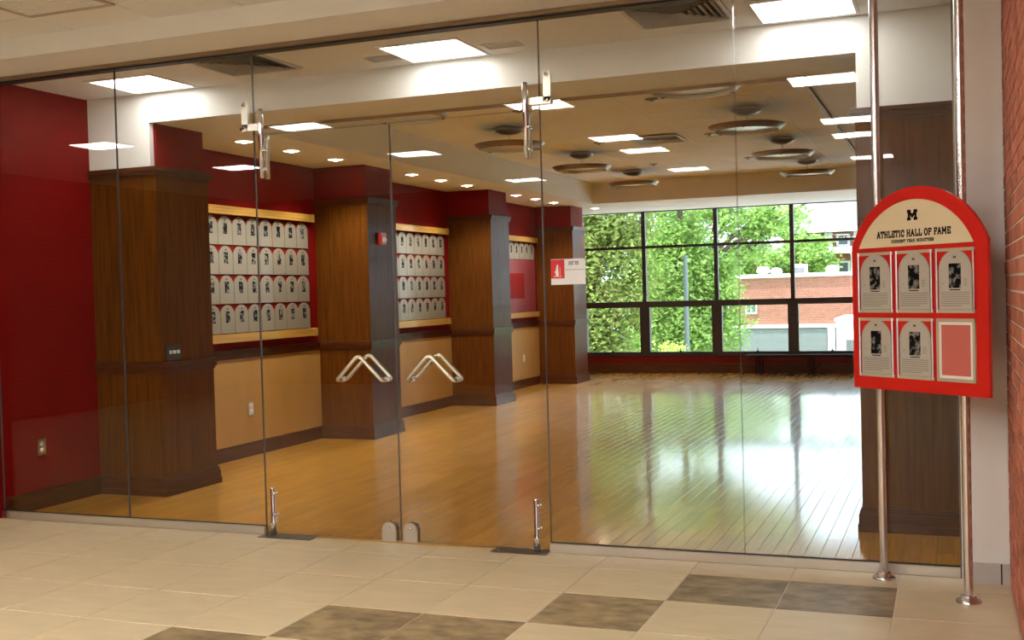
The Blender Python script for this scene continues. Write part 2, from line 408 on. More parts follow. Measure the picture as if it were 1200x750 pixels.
# ---- hall walls
wl = struct(thing('wall_left', '', 'wall'), 'deep red left wall of the hall with tan wainscot panels', 'wall')
B(XL-.25, XL, -.005, YB+.12, -.2, ZC+.3).build('painted_wall', 'red_paint', wl)
COLS_Y = [.945, 4.185, 7.46, 10.80]; CW = .61; CD = .63
bays = [(1.575, 4.185), (4.815, 7.46), (8.09, 10.80)]
for y0, y1 in bays:
    B(XL, XL+.012, y0, y1, .13, .92).build('wainscot_panel', 'tan_panel', wl)
    MB().box(XL, XL+.022, y0, y1, .915, 1.0).box(XL, XL+.034, y0, y1, .985, 1.0).build('chair_rail', 'trim_wood', wl)
B(XL, XL+.012, 11.43, YB, .13, .92).build('wainscot_panel', 'tan_panel', wl)
bb = struct(thing('baseboard_left', '', 'baseboard'), 'dark stained wood baseboard along the left hall wall', 'baseboard')
for y0, y1 in [(.02, .945)]+bays+[(11.43, YB)]:
    MB().box(XL, XL+.020, y0, y1, 0, .115).box(XL, XL+.013, y0, y1, .115, .13).build('baseboard_run', 'trim_wood', bb)
wr = struct(thing('wall_right_hall', '', 'wall'), 'tan side wall of the hall behind the end column', 'wall')
B(XR, XR+.25, -.1, YB+.12, -.2, ZC+.3).build('painted_wall', 'tan_panel', wr)

# ---- window wall at the back
wb = struct(thing('wall_back', '', 'wall'), 'low red and brown wall under the long back window', 'wall')
B(XL, XR, YB, YB+.25, .16, .30).build('sill_wall', 'maroon_paint', wb)
B(XL, XR, YB-.015, YB+.25, -.2, .16).build('wood_plinth', 'trim_wood', wb)
B(XL, XR, YB, YB+.25, 2.80, ZC+.3).build('window_head', 'white_paint', wb)
MX = [-6.05, -4.915, -3.67, -2.415, -1.16, .09, .60]
wn_ = struct(thing('window_1', '', 'window', (0, YB, 0)), 'long black framed back window with three tiers of panes', 'window')
B(XL, XR, YB-.02, YB+.09, .30, .365).build('bottom_rail', 'dark_frame', wn_)
B(XL, XR, YB-.02, YB+.09, 1.135, 1.235).build('middle_rail', 'dark_frame', wn_)
B(XL, XR, YB, YB+.07, 2.145, 2.19).build('transom', 'dark_frame', wn_)
B(XL, XR, YB, YB+.08, 2.77, 2.83).build('top_rail', 'dark_frame', wn_)
for x in MX:
    B(x-.033, x+.033, YB-.005, YB+.085, 1.235, 2.80).build('mullion', 'dark_frame', wn_)
    B(x-.085, x+.085, YB-.03, YB+.085, .365, 1.135).build('sash_stile', 'dark_frame', wn_)
for a, b in zip(MX[:-1], MX[1:]):
    for z0, z1, e in ((.365, 1.135, .085), (1.235, 2.145, .033), (2.19, 2.77, .033)):
        if b-a-2*e > .05: B(a+e, b-e, YB+.035, YB+.041, z0, z1).build('pane', 'dimming_glass', wn_)
for x in (-5.5, -4.3, -3.0, -1.8):
    MB().box(x-.02, x+.02, YB-.03, YB-.005, .365, .385).box(x-.006, x+.006, YB-.03, YB-.018, .385, .43).build('latch', 'dark_frame', wn_)

# ---- lobby walls
ww = struct(thing('wall_front', '', 'wall'), 'narrow white wall between the glass and the brick wall', 'wall')
B(.03, .24, -.09, .12, 0, 2.99).build('painted_wall', 'white_paint', ww)
B(.036, .24, -.104, -.09, 0, .098).build('tile_base', 'print_grey', ww)
B(.20, .206, -.106, -.104, 0, .098).build('tile_joint', 'gasket', ww)
struct(B(.24, XR+.25, -.08, .1, 0, ZLC+.3).build('wall_front_core', 'white_paint'), 'white wall core behind the brick pier', 'wall')
struct(B(-11.2, -6.09, -.1, -.006, -.2, ZLC+.3).build('wall_lobby_front', 'red_paint'), 'red lobby wall left of the glass front', 'wall')
struct(B(-11.2, -11, -10.7, -.006, -.2, ZLC+.3).build('wall_lobby_left', 'lobby_brick'), 'brick wall at the left end of the lobby', 'wall')
struct(B(-11.2, -1.3, -10.7, -10.5, -.2, ZLC+.3).build('wall_lobby_rear', 'lobby_brick'), 'brick wall at the left rear of the lobby', 'wall')
struct(B(-1.3, .9, -10.7, -10.5, -.2, ZLC+.3).build('wall_lobby_pier', 'white_paint'), 'white wall at the rear of the lobby', 'wall')
br = struct(thing('wall_right', '', 'wall'), 'red brick side wall with pale mortar beside the white wall', 'wall')
BX, BY0, BY1 = .2455, -2.4, -.09
B(BX, .60, BY0+.01, BY1, 0, 3.10).build('mortar_bed', 'mortar', br)
CH = .0667; BL = .2033; brest = MB()
bm = {}
rng = random.Random(11)
cand = []
for c in range(47):
    z = c*CH; y = BY1-.003
    L = BL if c % 2 == 0 else BL/2
    while y > BY0+.03:
        y0 = max(y-L, BY0); cand.append((y < -1.40, z, y0, y)); y = y0; L = BL
cand.sort(key=lambda t: t[0]); nb = 0
for far, z, y0, y1 in cand:
    w = round(y1-y0-.010, 4)
    if w < .02: continue
    if nb < 300:
        if w not in bm: bm[w] = MB().box(0, .03, -w/2, w/2, .005, CH-.005).mesh('brick', 'brick_face')
        link('brick', bm[w], br, (.24+rng.random()*.003, (y0+y1)/2, z)); nb += 1
    else: brest.box(.241, .27, y0+.005, y1-.005, z+.005, z+CH-.005)
tag(brest.build('brick_field', 'brick_face', br), kind='stuff')
struct(B(.60, 1.1, -2.6, -2.45, -.2, ZLC+.3).build('wall_lobby_side', 'white_paint'), 'white lobby wall beyond the brick pier', 'wall')
struct(B(.9, 1.1, -10.7, -2.6, -.2, ZLC+.3).build('wall_lobby_right', 'white_paint'), 'white wall at the right side of the lobby', 'wall')

# ================================================================== GLASS FRONT
J = [-6.085, -5.016, -3.965, -3.035, -2.10, -1.025, .03]
GT = .0127/2
def pane(name, x0, x1, z0, z1, parent, edge='glass_edge'):
    m = MB(); e = .0025
    x0 += e; x1 -= e
    vs = [(x, y, z) for z in (z0, z1) for y in (-GT, GT) for x in (x0, x1)]
    m.add(vs, [(0, 1, 5, 4), (2, 6, 7, 3)], 0); m.add(vs, [(0, 2, 3, 1), (4, 5, 7, 6), (0, 4, 6, 2), (1, 3, 7, 5)], 1)
    return m.build(name, ['clear_glass', edge], parent)
labs = ['clear fixed glass panel beside the red wall', 'clear fixed glass panel hung left of the double doors',
        'fixed glass panel carrying the room number placard', 'fixed glass panel behind the athletic hall of fame board']
for n, (a, b) in enumerate([(0, 1), (1, 2), (4, 5), (5, 6)]):
    t = struct(thing('window_%d' % (n+2), '', 'glass panel', ((J[a]+J[b])/2, 0, 0)), labs[n], 'glass panel')
    pane('pane', J[a], J[b], .05, 2.96, t)
t = struct(thing('window_6', '', 'glass panel', (-3.03, 0, 2.46)), 'glass transom panel above the double glass doors', 'glass panel')
pane('pane', J[2], J[4], 2.462, 2.96, t)
for n, (a, b, lab) in enumerate([(J[0], J[2], 'stainless floor channel under the left glass panels'), (J[4], J[6], 'stainless floor channel under the right glass panels')]):
    t = struct(thing('trim_%d' % (n+3), '', 'channel', ((a+b)/2, 0, 0)), lab, 'channel')
    MB().box(a, b, -.025, -.008, 0, .05).box(a, b, .008, .025, 0, .05).box(a, b, -.02, .02, 0, .02).build('channel', 'channel_steel', t)
    B(a, b, -.0085, .0085, .03, .054).build('gasket', 'gasket', t)
t = struct(thing('trim_5', '', 'jamb', (.03, 0, 0)), 'dark slim jamb where the glass meets the white wall', 'jamb')
B(.022, .034, -.03, .03, 0, 2.96).build('jamb', 'dark_steel', t)

def vpath(cx, y, half=.157, z0=.952, z1=1.097, s=1):
    """inverted V bar with rounded apex and ends turned in to the glass (y>0 or <0)"""
    P = []
    def arc(p0, p1, p2, n=7):
        return [((1-t)**2*p0[0]+2*t*(1-t)*p1[0]+t*t*p2[0], (1-t)**2*p0[1]+2*t*(1-t)*p1[1]+t*t*p2[1], (1-t)**2*p0[2]+2*t*(1-t)*p1[2]+t*t*p2[2]) for t in [i/n for i in range(n+1)]]
    A = Vector((cx-half, y, z0)); T = Vector((cx, y, z1+.012)); C = Vector((cx+half, y, z0))
    u = (T-A).normalized(); w = (C-T).normalized()
    P += arc(A+Vector((.012, -y*.75, .008)), A, A+u*.035)
    P += arc(T-u*.035, T, T+w*.035)
    P += arc(C-w*.035, C, C+Vector((-.012, -y*.75, .008)))
    return P
def door(name, x0, x1, hinge, lab):
    d = struct(thing(name, '', 'door', ((x0+x1)/2, 0, 0)), lab, 'door')
    pane('pane', x0, x1, .012, 2.456, d, 'polished_edge')
    s = -1 if hinge == 'l' else 1
    hx = (x0+.068) if hinge == 'l' else (x1-.074)
    cx = -3.252 if hinge == 'l' else -2.792
    for y in (-.065, .065):
        h = MB(); h.tube(vpath(cx, y), .0115, 12); o = h.build('handle', 'brushed_nickel', d)
        for sx in (-1, 1): MB().lathe([(.0005, 0), (.017, 0), (.017, .014), (.0005, .014)], (cx+sx*.146, (-.0205 if y < 0 else .0065), .96), 16, axis='y').build('standoff', 'polished_steel', d)
    # top pivot rod with clamp bolts, bottom pivot rod, floor lock
    MB().lathe([(.0005, 2.19), (.014, 2.19), (.0145, 2.40), (.019, 2.43), (.019, 2.56), (.013, 2.61), (.0005, 2.612)], (hx, -.03, 0), 20).build('pivot_rod', 'polished_steel', d)
    MB().lathe([(.0005, 2.19), (.014, 2.19), (.0145, 2.40), (.019, 2.43), (.019, 2.456), (.0005, 2.456)], (hx, .03, 0), 20).build('pivot_rod', 'brushed_nickel', d)
    b = MB()
    for z in (2.24, 2.36): MB().lathe([(.0005, 0), (.009, 0), (.009, .044), (.0005, .044)], (hx+.020, -.05, z), 14, axis='y').build('clamp_bolt', 'polished_steel', d)
    MB().lathe([(.0005, 0), (.019, 0), (.019, .085), (.0135, .10), (.0135, .290), (.011, .297), (.0005, .297)], (hx, -.03, 0), 20).build('pivot_rod', 'polished_steel', d)
    b = MB()
    for z in (.13, .26): MB().lathe([(.0005, 0), (.008, 0), (.008, .042), (.0005, .042)], (hx+.017, -.048, z), 14, axis='y').build('clamp_bolt', 'polished_steel', d)
    lx = (x1-.068) if hinge == 'l' else (x0+.07)
    pts = [(lx-.046, .006), (lx+.046, .006), (lx+.046, .075)]+[(lx+.046*math.cos(a*PI/10), .075+.045*math.sin(a*PI/10)) for a in range(1, 10)]+[(lx-.046, .075)]
    for y0, y1 in ((-.026, -.0064), (.0064, .026)):
        MB().prism(pts, lambda a, c, dd: (a, dd, c), y0, y1).build('floor_lock', 'steel', d)
    MB().lathe([(.0005, 0), (.007, 0), (.007, .006), (.0005, .006)], (lx, -.032, .085), 14, axis='y').build('lock_cylinder', 'polished_steel', d)
    return d
door('door_1', J[2], J[3], 'l', 'left leaf of the frameless double glass doors')
door('door_2', J[3], J[4], 'r', 'right leaf of the frameless double glass doors')
# transom brackets (they hold the fixed glass, so they are things of their own)
for s, hx, bx, lab in ((-1, -3.897, -4.017, 'angled nickel bracket linking left glass panel and transom'), (1, -2.174, -2.049, 'angled nickel bracket linking right glass panel and transom')):
    t = thing('glass_bracket', lab, 'bracket', (bx, 0, 2.5))
    pts = [(bx-.022, 2.50), (bx-.022, 2.645)]+[(bx-.022*math.cos(a*PI/8), 2.645+.022*math.sin(a*PI/8)) for a in range(1, 8)]+[(bx+.022, 2.645), (bx+.022, 2.50)]
    MB().prism(pts, lambda a, c, dd: (a, dd, c), -.022, -.006).build('upright_arm', 'brushed_nickel', t)
    B(min(bx-.02, hx), max(bx+.02, hx), -.022, -.006, 2.485, 2.525).build('cross_arm', 'brushed_nickel', t)
    b = MB()
    for z in (2.505, 2.645): MB().lathe([(.0005, 0), (.012, 0), (.012, .008), (.0005, .008)], (bx, -.030, z), 14, axis='y').build('bolt', 'polished_steel', t)
for x0, x1, lab in ((-3.965, -3.60, 'dark metal floor plate under the left door pivot'), (-2.43, -2.095, 'dark metal floor plate under the right door pivot')):
    t = thing('floor_plate', lab, 'floor plate', ((x0+x1)/2, -.05, 0))
    MB().chbox(x0, x1, -.105, .02, -.002, .004, .0015).build('plate', 'dark_steel', t)
    b = MB()
    for x in (x0+.03, x1-.03): MB().lathe([(.0005, .0035), (.007, .0035), (.007, .0055), (.0005, .0055)], (x, -.05, 0), 12).build('screw', 'steel', t)
struct(B(-3.60, -2.43, -.028, .02, -.004, .005).build('trim_6', 'maple'), 'thin wood threshold strip under the glass doors', 'threshold')
# room number placard
t = thing('room_placard', 'small white room placard with red picture stuck on glass', 'sign', (-1.957, -.01, 1.487))
B(-2.056, -1.857, -.010, -.0064, 1.487, 1.628).build('plate', 'placard_white', t)
B(-2.056, -1.977, -.0112, -.010, 1.522, 1.626).build('picture', 'placard_red', t)
MB().prism([(-2.028, 1.533), (-2.012, 1.533), (-2.010, 1.55), (-2.014, 1.575), (-2.012, 1.592), (-2.016, 1.600), (-2.022, 1.592), (-2.026, 1.57), (-2.034, 1.555), (-2.028, 1.548)], lambda a, c, d: (a, d, c), -.0118, -.0112).box(-2.004, -2.002, -.0118, -.0112, 1.535, 1.585).box(-2.040, -1.994, -.0118, -.0112, 1.531, 1.534).build('picture_figure', 'placard_white', t)
SEG = {'0': 'abcdef', '1': 'bc', '2': 'abged', '7': 'abc', '9': 'abcdfg'}
def seg_digit(m, ch_, x, z, w, h, th, y0, y1):
    S = {'a': (0, w, h-th, h), 'b': (w-th, w, h/2, h), 'c': (w-th, w, 0, h/2), 'd': (0, w, 0, th), 'e': (0, th, 0, h/2), 'f': (0, th, h/2, h), 'g': (0, w, h/2-th/2, h/2+th/2)}
    for k in SEG[ch_]: a, b, c, d = S[k]; m.box(x+a, x+b, y0, y1, z+c, z+d)
m = MB()
for i, c in enumerate('2079'): seg_digit(m, c, -1.952+i*.0148, 1.594, .0115, .020, .0038, -.0112, -.010)
m.build('room_number', 'placard_ink', t)
B(-1.972, -1.862, -.0108, -.010, 1.566, 1.570).build('print_line', 'print_grey', t)

# ================================================================== HALL COLUMNS
def column(y, label, x0=XL, x1=-5.48):
    c = thing('wood_column', label, 'column', ((x0+x1)/2, y+CD/2, 0))
    y1 = y+CD
    B(x0, x1, y, y1, 0, 2.40).build('shaft', 'dark_wood', c)
    def ring(z0, z1, e, m=None):
        m = m or MB(); m.box(x0 if x0 == XL else x0-e, x1+e, y-e, y1+e, z0, z1); return m
    b = ring(0, .045, .026); ring(.045, .105, .020, b); ring(.105, .125, .014, b); ring(.125, .137, .008, b); b.build('base', 'trim_wood', c)
    r = ring(.915, .935, .008); ring(.935, .965, .018, r); ring(.965, 1.0, .024, r); r.build('chair_rail', 'trim_wood', c)
    k = ring(2.39, 2.405, .010); ring(2.405, 2.432, .020, k); ring(2.432, 2.46, .028, k); k.build('cap', 'trim_wood', c)
    return c
cl_lab = ['dark wood column carrying the black light switches', 'dark wood column carrying the red fire alarm',
          'dark wood column between second and third plaque displays', 'dark wood column nearest the back window']
for y, lab in zip(COLS_Y, cl_lab):
    c = column(y, lab)
    o = B(XL, -5.48-.02, y+(.046 if y < 1 else .0), y+CD-.02, 2.46, ZS).build('upper_block', 'red_paint', c); o['label'] = 'red painted block above the column cap'
column(.945, 'broad dark wood column behind the hall of fame board', -.50, XR)

# wall fittings on the columns and walls
t = thing('switch_plate', 'black three gang light switch plate on wood column', 'switch', (-5.48, 1.085, 1.065))
MB().box(-5.481, -5.474, 1.00, 1.17, 1.01, 1.12).build('plate', 'black_plastic', t)
for y in (1.04, 1.085, 1.13):
    MB().prism([(y-.013, 1.085), (y+.013, 1.085), (y+.010, 1.060), (y-.010, 1.060)], lambda a, c, d: (d, a, c), -5.474, -5.464).build('switch', 'white_plastic', t)
t = thing('fire_alarm', 'small red fire alarm strobe on dark wood column', 'fire alarm', (-5.48, 4.46, 2.045))
MB().box(-5.482, -5.445, 4.40, 4.52, 1.985, 2.105).build('body', 'alarm_red', t)
MB().lathe([(.0005, .03), (.02, .026), (.032, .012), (.034, 0)], (-5.445, 4.46, 2.03), 16, axis='x').build('strobe_lens', 'strobe', t)
def outlet(y, z, lab, m):
    t = thing('wall_outlet', lab, 'outlet', (XL, y, z))
    x = XL+(.012 if y > 1 else 0)
    MB().box(x, x+.006, y-.036, y+.036, z-.058, z+.058).build('plate', m, t)
    for dz in (-.022, .022):
        MB().lathe([(.018, 0), (.017, .004), (.0005, .004)], (x+.006, y, z+dz), 16, axis='x').build('socket', 'white_plastic', t)
outlet(.36, .436, 'steel double outlet on the red wall near the glass', 'brushed_nickel')
outlet(2.925, .438, 'steel double outlet on the wainscot beside the switch column', 'brushed_nickel')
outlet(10.10, .444, 'small ivory outlet on the wainscot nearest the window', 'ivory_plate')

# ================================================================== PLAQUE DISPLAYS
bay_txt = ['between switch column and fire alarm column', 'between fire alarm column and third column', 'beside the red poster panel']
rail_y = [(1.61, 4.06), (4.85, 7.345), (8.12, 10.69)]
for (y0, y1), bt in zip(rail_y, bay_txt):
    for z0, z1, nm in ((2.222, 2.298, 'upper'), (1.07, 1.146, 'lower')):
        t = thing('display_rail', '%s maple rail of the plaque display %s' % (nm, bt), 'rail', (XL, (y0+y1)/2, z0))
        r = MB()
        n = 3
        for k in range(n):
            a = z0+(z1-z0)*k/n; b = z0+(z1-z0)*(k+1)/n
            r.box(XL, XL+.066, y0, y1-.07, a+.0015, b-.0015)
        r.box(XL, XL+.062, y0, y1-.07, z0, z1)
        r.build('rail', 'maple', t)
        MB().chbox(XL, XL+.072, y1-.07, y1, z0-.001, z1+.001, .004).build('end_block', 'maple', t)
PWD, PHT, PPX, PPZ = .204, .256, .2145, .2665
def arch_poly(w, h, rise, n=10):
    R = (w*w/4+rise*rise)/(2*rise); cz = h-R; a0 = math.atan2(h-rise-cz, w/2)
    return [(-w/2, 0), (w/2, 0)]+[(R*math.cos(a0+(PI-2*a0)*i/n), cz+R*math.sin(a0+(PI-2*a0)*i/n)) for i in range(n+1)]
def on_wall(a, b, d): return (d, a, b)
proto = None
def make_plaque():
    t = thing('hall_plaque', 'x', 'plaque', (0, 0, 0))
    MB().prism(arch_poly(PWD, PHT, .070), on_wall, .010, 0).build('plate', 'plaque', t, True)
    B(.010, .0108, -.031, .031, .095, .200).build('portrait', 'portrait', t, True)
    MB().box(.010, .0108, -.008, .008, .214, .226).build('emblem', 'ink', t, True)
    m = MB()
    for k in range(4): m.box(.010, .0106, -.07, .07, .018+k*.016, .0205+k*.016)
    m.box(.010, .0106, -.035, .035, .086, .091).build('caption_lines', 'caption_grey', t, True)
    B(0, .008, -.1085, -.1030, 0, .19).build('edge_clip', 'plaque_line', t, True)
    return t
NTH = ['first', 'second', 'third', 'fourth', 'fifth', 'sixth', 'seventh', 'eighth', 'ninth', 'tenth', 'eleventh']
rows_txt = ['top', 'second', 'third', 'bottom']
for bi, (y0, y1) in enumerate(rail_y):
    ncol = 11
    for r in range(4):
        if bi == 2 and r > 0: continue
        for k in range(ncol):
            y = y1-.075-PWD/2-k*PPX
            if y-PWD/2 < y0: continue
            loc = (XL+.02, y, 2.213-PHT-.004-r*PPZ)
            if proto is None: proto = make_plaque(); t = proto; t.location = loc
            else: t = copy_tree(proto, loc)
            t['label'] = 'pale arched plaque, %s from the %s in the %s row of its display' % (NTH[k], ['fire alarm column', 'third wood column', 'window column'][bi], rows_txt[r])
            t['group'] = 'plaques in the %s row %s' % (rows_txt[r], bay_txt[bi])
# backing strip the plaques hang on and the red poster panel of the third display
for (y0, y1), bt in zip(rail_y, bay_txt):
    B(XL, XL+.021, y0, y1-.02, 1.146, 2.222).build('display_backboard', 'maroon_paint', wl)
t = wl
B(XL+.021, XL+.030, 8.14, 10.64, 1.150, 1.945).build('poster_panel', 'panel_red', t)
B(XL+.030, XL+.034, 9.40, 10.15, 1.36, 1.74).build('poster', 'poster_red', t)

# low dark bench with folding legs under the window
t = thing('low_bench', 'low dark bench with folding legs under back window', 'bench', (-2.2, YB-.25, 0))
B(-3.15, -1.30, YB-.42, YB-.06, .285, .325).build('bench_top', 'bench_dark', t)
for x in (-2.945, -2.12):
    for dx in (-.035, .035): MB().tube([(x+dx, YB-.10, .29), (x+dx, YB-.10, 0)], .012, 8).build('leg', 'bench_dark', t)
    for dx in (-.035, .035): MB().tube([(x+dx, YB-.36, .29), (x+dx, YB-.36, 0)], .012, 8).build('leg', 'bench_dark', t)
    s = -1 if x < -2.5 else 1
    MB().tube([(x+s*.03, YB-.2, .05), (x+s*.26, YB-.2, .29)], .010, 8).build('brace', 'bench_dark', t)

ORD = ['first', 'second', 'third', 'fourth', 'fifth', 'sixth', 'seventh', 'eighth', 'ninth', 'tenth', 'eleventh']
# ================================================================== CEILING FIXTURES
def troffer(x, y, z, label, group, lens, w=.52, d=.46, fr=.61, name='ceiling_light'):
    t = thing(name, label, 'ceiling light', (x, y, z), group)
    m = MB()
    for a, b, c, e in ((-fr/2, fr/2, -fr/2, -d/2), (-fr/2, fr/2, d/2, fr/2), (-fr/2, -w/2, -d/2, d/2), (w/2, fr/2, -d/2, d/2)): m.box(a, b, c, e, -.006, .015)
    m.build('frame', 'grid_metal', t, True)
    B(-w/2, w/2, -d/2, d/2, -.002, .012).build('lens', lens, t, True)
    return t
for x, y in LIGHTS:
    i, j = round((x-CP/2-gx0)/CP), round((y+CP/2+.82)/-CP)
    q = (-3.43, -5.82, -7.35, -9.8).index(y)*4+(-.80, -3.17, -5.6, -8.0).index(x)
    troffer(gx0+CP*(i+.5), -.82-CP*(j+.5), ZLC-.002, 'square lobby ceiling light, %s from the brick wall, %s' % (ORD[q % 4], ['in the row nearest the glass', 'in the second row from the glass', 'in the third row from the glass', 'in the row farthest from the glass'][q//4]), 'square lobby ceiling lights', 'troffer_lens_lobby', name='ceiling_light_offscreen')
for x, lab in ((-5.31, 'square ceiling light inside the glass near the red wall'), (-3.03, 'square ceiling light inside the glass above the double doors'), (-.74, 'square ceiling light inside the glass near the hall of fame board')):
    troffer(x, .63, ZN-.001, lab, None, 'troffer_lens_hall', .52, .48, .56)
def diffuser(x, y, z, s, label):
    t = thing('air_diffuser', label, 'air vent', (x, y, z))
    h = s/2; m = MB()
    for a, b, c, e in ((-h, h, -h, -h+.03), (-h, h, h-.03, h), (-h, -h+.03, -h+.03, h-.03), (h-.03, h, -h+.03, h-.03)): m.box(a, b, c, e, -.006, .01)
    m.build('frame', 'vent_metal', t, True)
    B(-h+.01, h-.01, -h+.01, h-.01, .004, .012).build('backing', 'vent_dark', t, True)
    n = 6
    for k in range(n):
        o = h-.035-k*(h-.05)/n; i = o-.030
        vs = [(-o, -o, -.012), (o, -o, -.012), (o, o, -.012), (-o, o, -.012), (-i, -i, .004), (i, -i, .004), (i, i, .004), (-i, i, .004)]
        MB().add(vs, [(0, 4, 5, 1), (1, 5, 6, 2), (2, 6, 7, 3), (3, 7, 4, 0)]).add(vs, [(0, 1, 5, 4), (1, 2, 6, 5), (2, 3, 7, 6), (3, 0, 4, 7)]).build('louvre', 'vent_metal', t, True)
    return t
diffuser(-1.41, .40, ZN-.004, .56, 'square louvred air diffuser above the panel with the placard')
diffuser(-4.30, .40, ZN-.004, .56, 'square louvred air diffuser above the panel beside the doors')
diffuser(-2.995, 6.37, ZC-.004, .56, 'square louvred air diffuser in the ceiling tray')
for x, lab in ((-3.41, 'small slot vent on the switch column side of the light'), (-2.585, 'small slot vent on the placard side of the light')):
    t = thing('slot_vent', lab, 'air vent', (x, .69, ZN))
    m = MB()
    for a, b, c, e in ((-.12, .12, -.075, -.06), (-.12, .12, .06, .075), (-.12, -.105, -.06, .06), (.105, .12, -.06, .06)): m.box(a, b, c, e, -.006, .01)
    m.build('frame', 'vent_metal', t, True)
    for k in range(3): MB().add([(-.105, -.055+k*.04, -.004), (.105, -.055+k*.04, -.004), (.105, -.025+k*.04, .006), (-.105, -.025+k*.04, .006)], [(0, 1, 2, 3)]).add([(-.105, -.055+k*.04, -.0045), (.105, -.055+k*.04, -.0045), (.105, -.025+k*.04, .0055), (-.105, -.025+k*.04, .0055)], [(3, 2, 1, 0)]).build('slat', 'frame_tan', t, True)
# lobby return grille
t = thing('return_grille', 'louvred return air grille in the lobby tile ceiling', 'air vent', (-4.595, -1.125, ZLC))
m = MB()
for a, b, c, e in ((-.305, .305, -.305, -.28), (-.305, .305, .28, .305), (-.305, -.28, -.28, .28), (.28, .305, -.28, .28)): m.box(a, b, c, e, -.008, .01)
m.build('frame', 'frame_tan', t, True)
B(-.28, .28, -.28, .28, .008, .014).build('backing', 'vent_dark', t, True)
for k in range(18):
    y = -.272+k*.031
    MB().box(-.28, .28, y, y+.022, -.002, .002).build('slat', 'white_paint', t, True)

# pendants
PZ = 2.935
def pendant(label):
    t = thing('dish_pendant', label, 'pendant light', (0, 0, PZ), 'dish pendant lights')
    R = .355
    MB().lathe([(R, .004), (R-.004, -.002), (.325, -.026), (.298, -.046), (.292, -.046)], n=56).build('trim_band', 'ring_metal', t, True)
    MB().lathe([(.292, -.046), (.290, -.012), (R-.02, .010), (R, .004)], n=56).build('rim_ring', 'lit_rim_metal', t, True)
    prof = [(.291, -.010)]+[(.291*math.cos(a*PI/2/9), -.010-.012*math.sin(a*PI/2/9)) for a in range(1, 9)]+[(.0005, -.022)]
    MB().lathe(prof, n=48).build('glass_bowl', 'opal_glass', t, True)
    MB().lathe([(.291, -.008), (.2, .02), (.03, .03), (.0005, .03)], n=40).build('reflector_back', 'ring_metal', t, True)
    for k in range(3):
        a = k*2*PI/3+.6
        m = MB(); m.box(-.010, .010, -.012, .012, -.050, -.040); m.v = [((.30+y)*math.cos(a)-x*math.sin(a), (.30+y)*math.sin(a)+x*math.cos(a), z) for x, y, z in m.v]
        m.build('clip', 'dark_steel', t, True)
    MB().lathe([(.010, .02), (.010, .15)], n=12).build('stem', 'polished_steel', t, True)
    MB().lathe([(.0005, .098), (.05, .101), (.10, .114), (.138, .136), (.142, .146)], n=32).build('canopy', 'canopy_metal', t, True)
    MB().lathe([(.142, .146), (.146, .150), (.11, .160), (.11, ZC-PZ)], n=32).build('ceiling_plate', 'brushed_nickel', t, True)
    return t
pp = None
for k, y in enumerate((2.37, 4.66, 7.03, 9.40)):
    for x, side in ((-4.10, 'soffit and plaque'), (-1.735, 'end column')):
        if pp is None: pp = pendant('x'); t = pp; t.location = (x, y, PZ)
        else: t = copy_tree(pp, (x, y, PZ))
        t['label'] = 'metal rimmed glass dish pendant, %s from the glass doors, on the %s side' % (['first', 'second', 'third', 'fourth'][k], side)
# sprinklers in the tray
sp = None
for y in (3.74, 6.25, 8.74):
    for x in (-3.64, -2.40):
        if sp is None:
            sp = thing('sprinkler_head', 'small chrome sprinkler head in the ceiling tray', 'sprinkler', (x, y, ZC), 'ceiling tray sprinklers')
            MB().lathe([(.065, 0), (.06, -.008), (.02, -.012), (.0005, -.012)], n=20).build('escutcheon', 'dark_steel', sp, True)
            MB().lathe([(.012, -.01), (.012, -.018), (.020, -.020), (.020, -.024), (.0005, -.024)], n=16).build('deflector', 'polished_steel', sp, True)
            t = sp
        else: t = copy_tree(sp, (x, y, ZC))
        t['label'] = 'small chrome ceiling sprinkler, %s from the glass doors on the %s side' % ({3.74: 'first', 6.25: 'second', 8.74: 'third'}[y], 'plaque wall' if x < -3 else 'end column')
# recessed downlights along the soffit
ld = bpy.data.lights.new('downlight_lamp', 'SPOT'); ld.energy = DOWNLIGHT_W; ld.color = (1, .95, .86); ld.spot_size = 2.1; ld.spot_blend = .7; ld.shadow_soft_size = .05
dl = None; dtxt = ['first', 'second', 'third']
dys = [2.15, 2.88, 3.66, 5.31, 6.07, 6.83, 8.50, 9.28, 10.07, 11.64]
for k, y in enumerate(dys):
    x = -5.52 if k < 9 else -5.36
    if dl is None:
        dl = thing('recessed_downlight', 'x', 'downlight', (x, y, ZS), 'recessed soffit downlights'); t = dl
        MB().lathe([(.095, .002), (.095, -.004), (.078, -.006), (.07, .0)], n=28).build('trim_ring', 'white_plastic', t, True)
        MB().lathe([(.072, -.001), (.045, -.003), (.0005, -.003)], n=24).build('lens', 'lamp_lens', t, True)
        MB().lathe([(.026, -.003), (.020, -.016), (.0005, -.020)], n=16).build('lamp', 'lamp_lens', t, True)
        l = link('downlight_bulb', ld, t, (0, 0, -.03))
    else: t = copy_tree(dl, (x, y, ZS))
    t['label'] = ('recessed soffit downlight, %s of three over the display %s' % (dtxt[k % 3], bay_txt[k//3])) if k < 9 else 'recessed soffit downlight between the last column and back window'

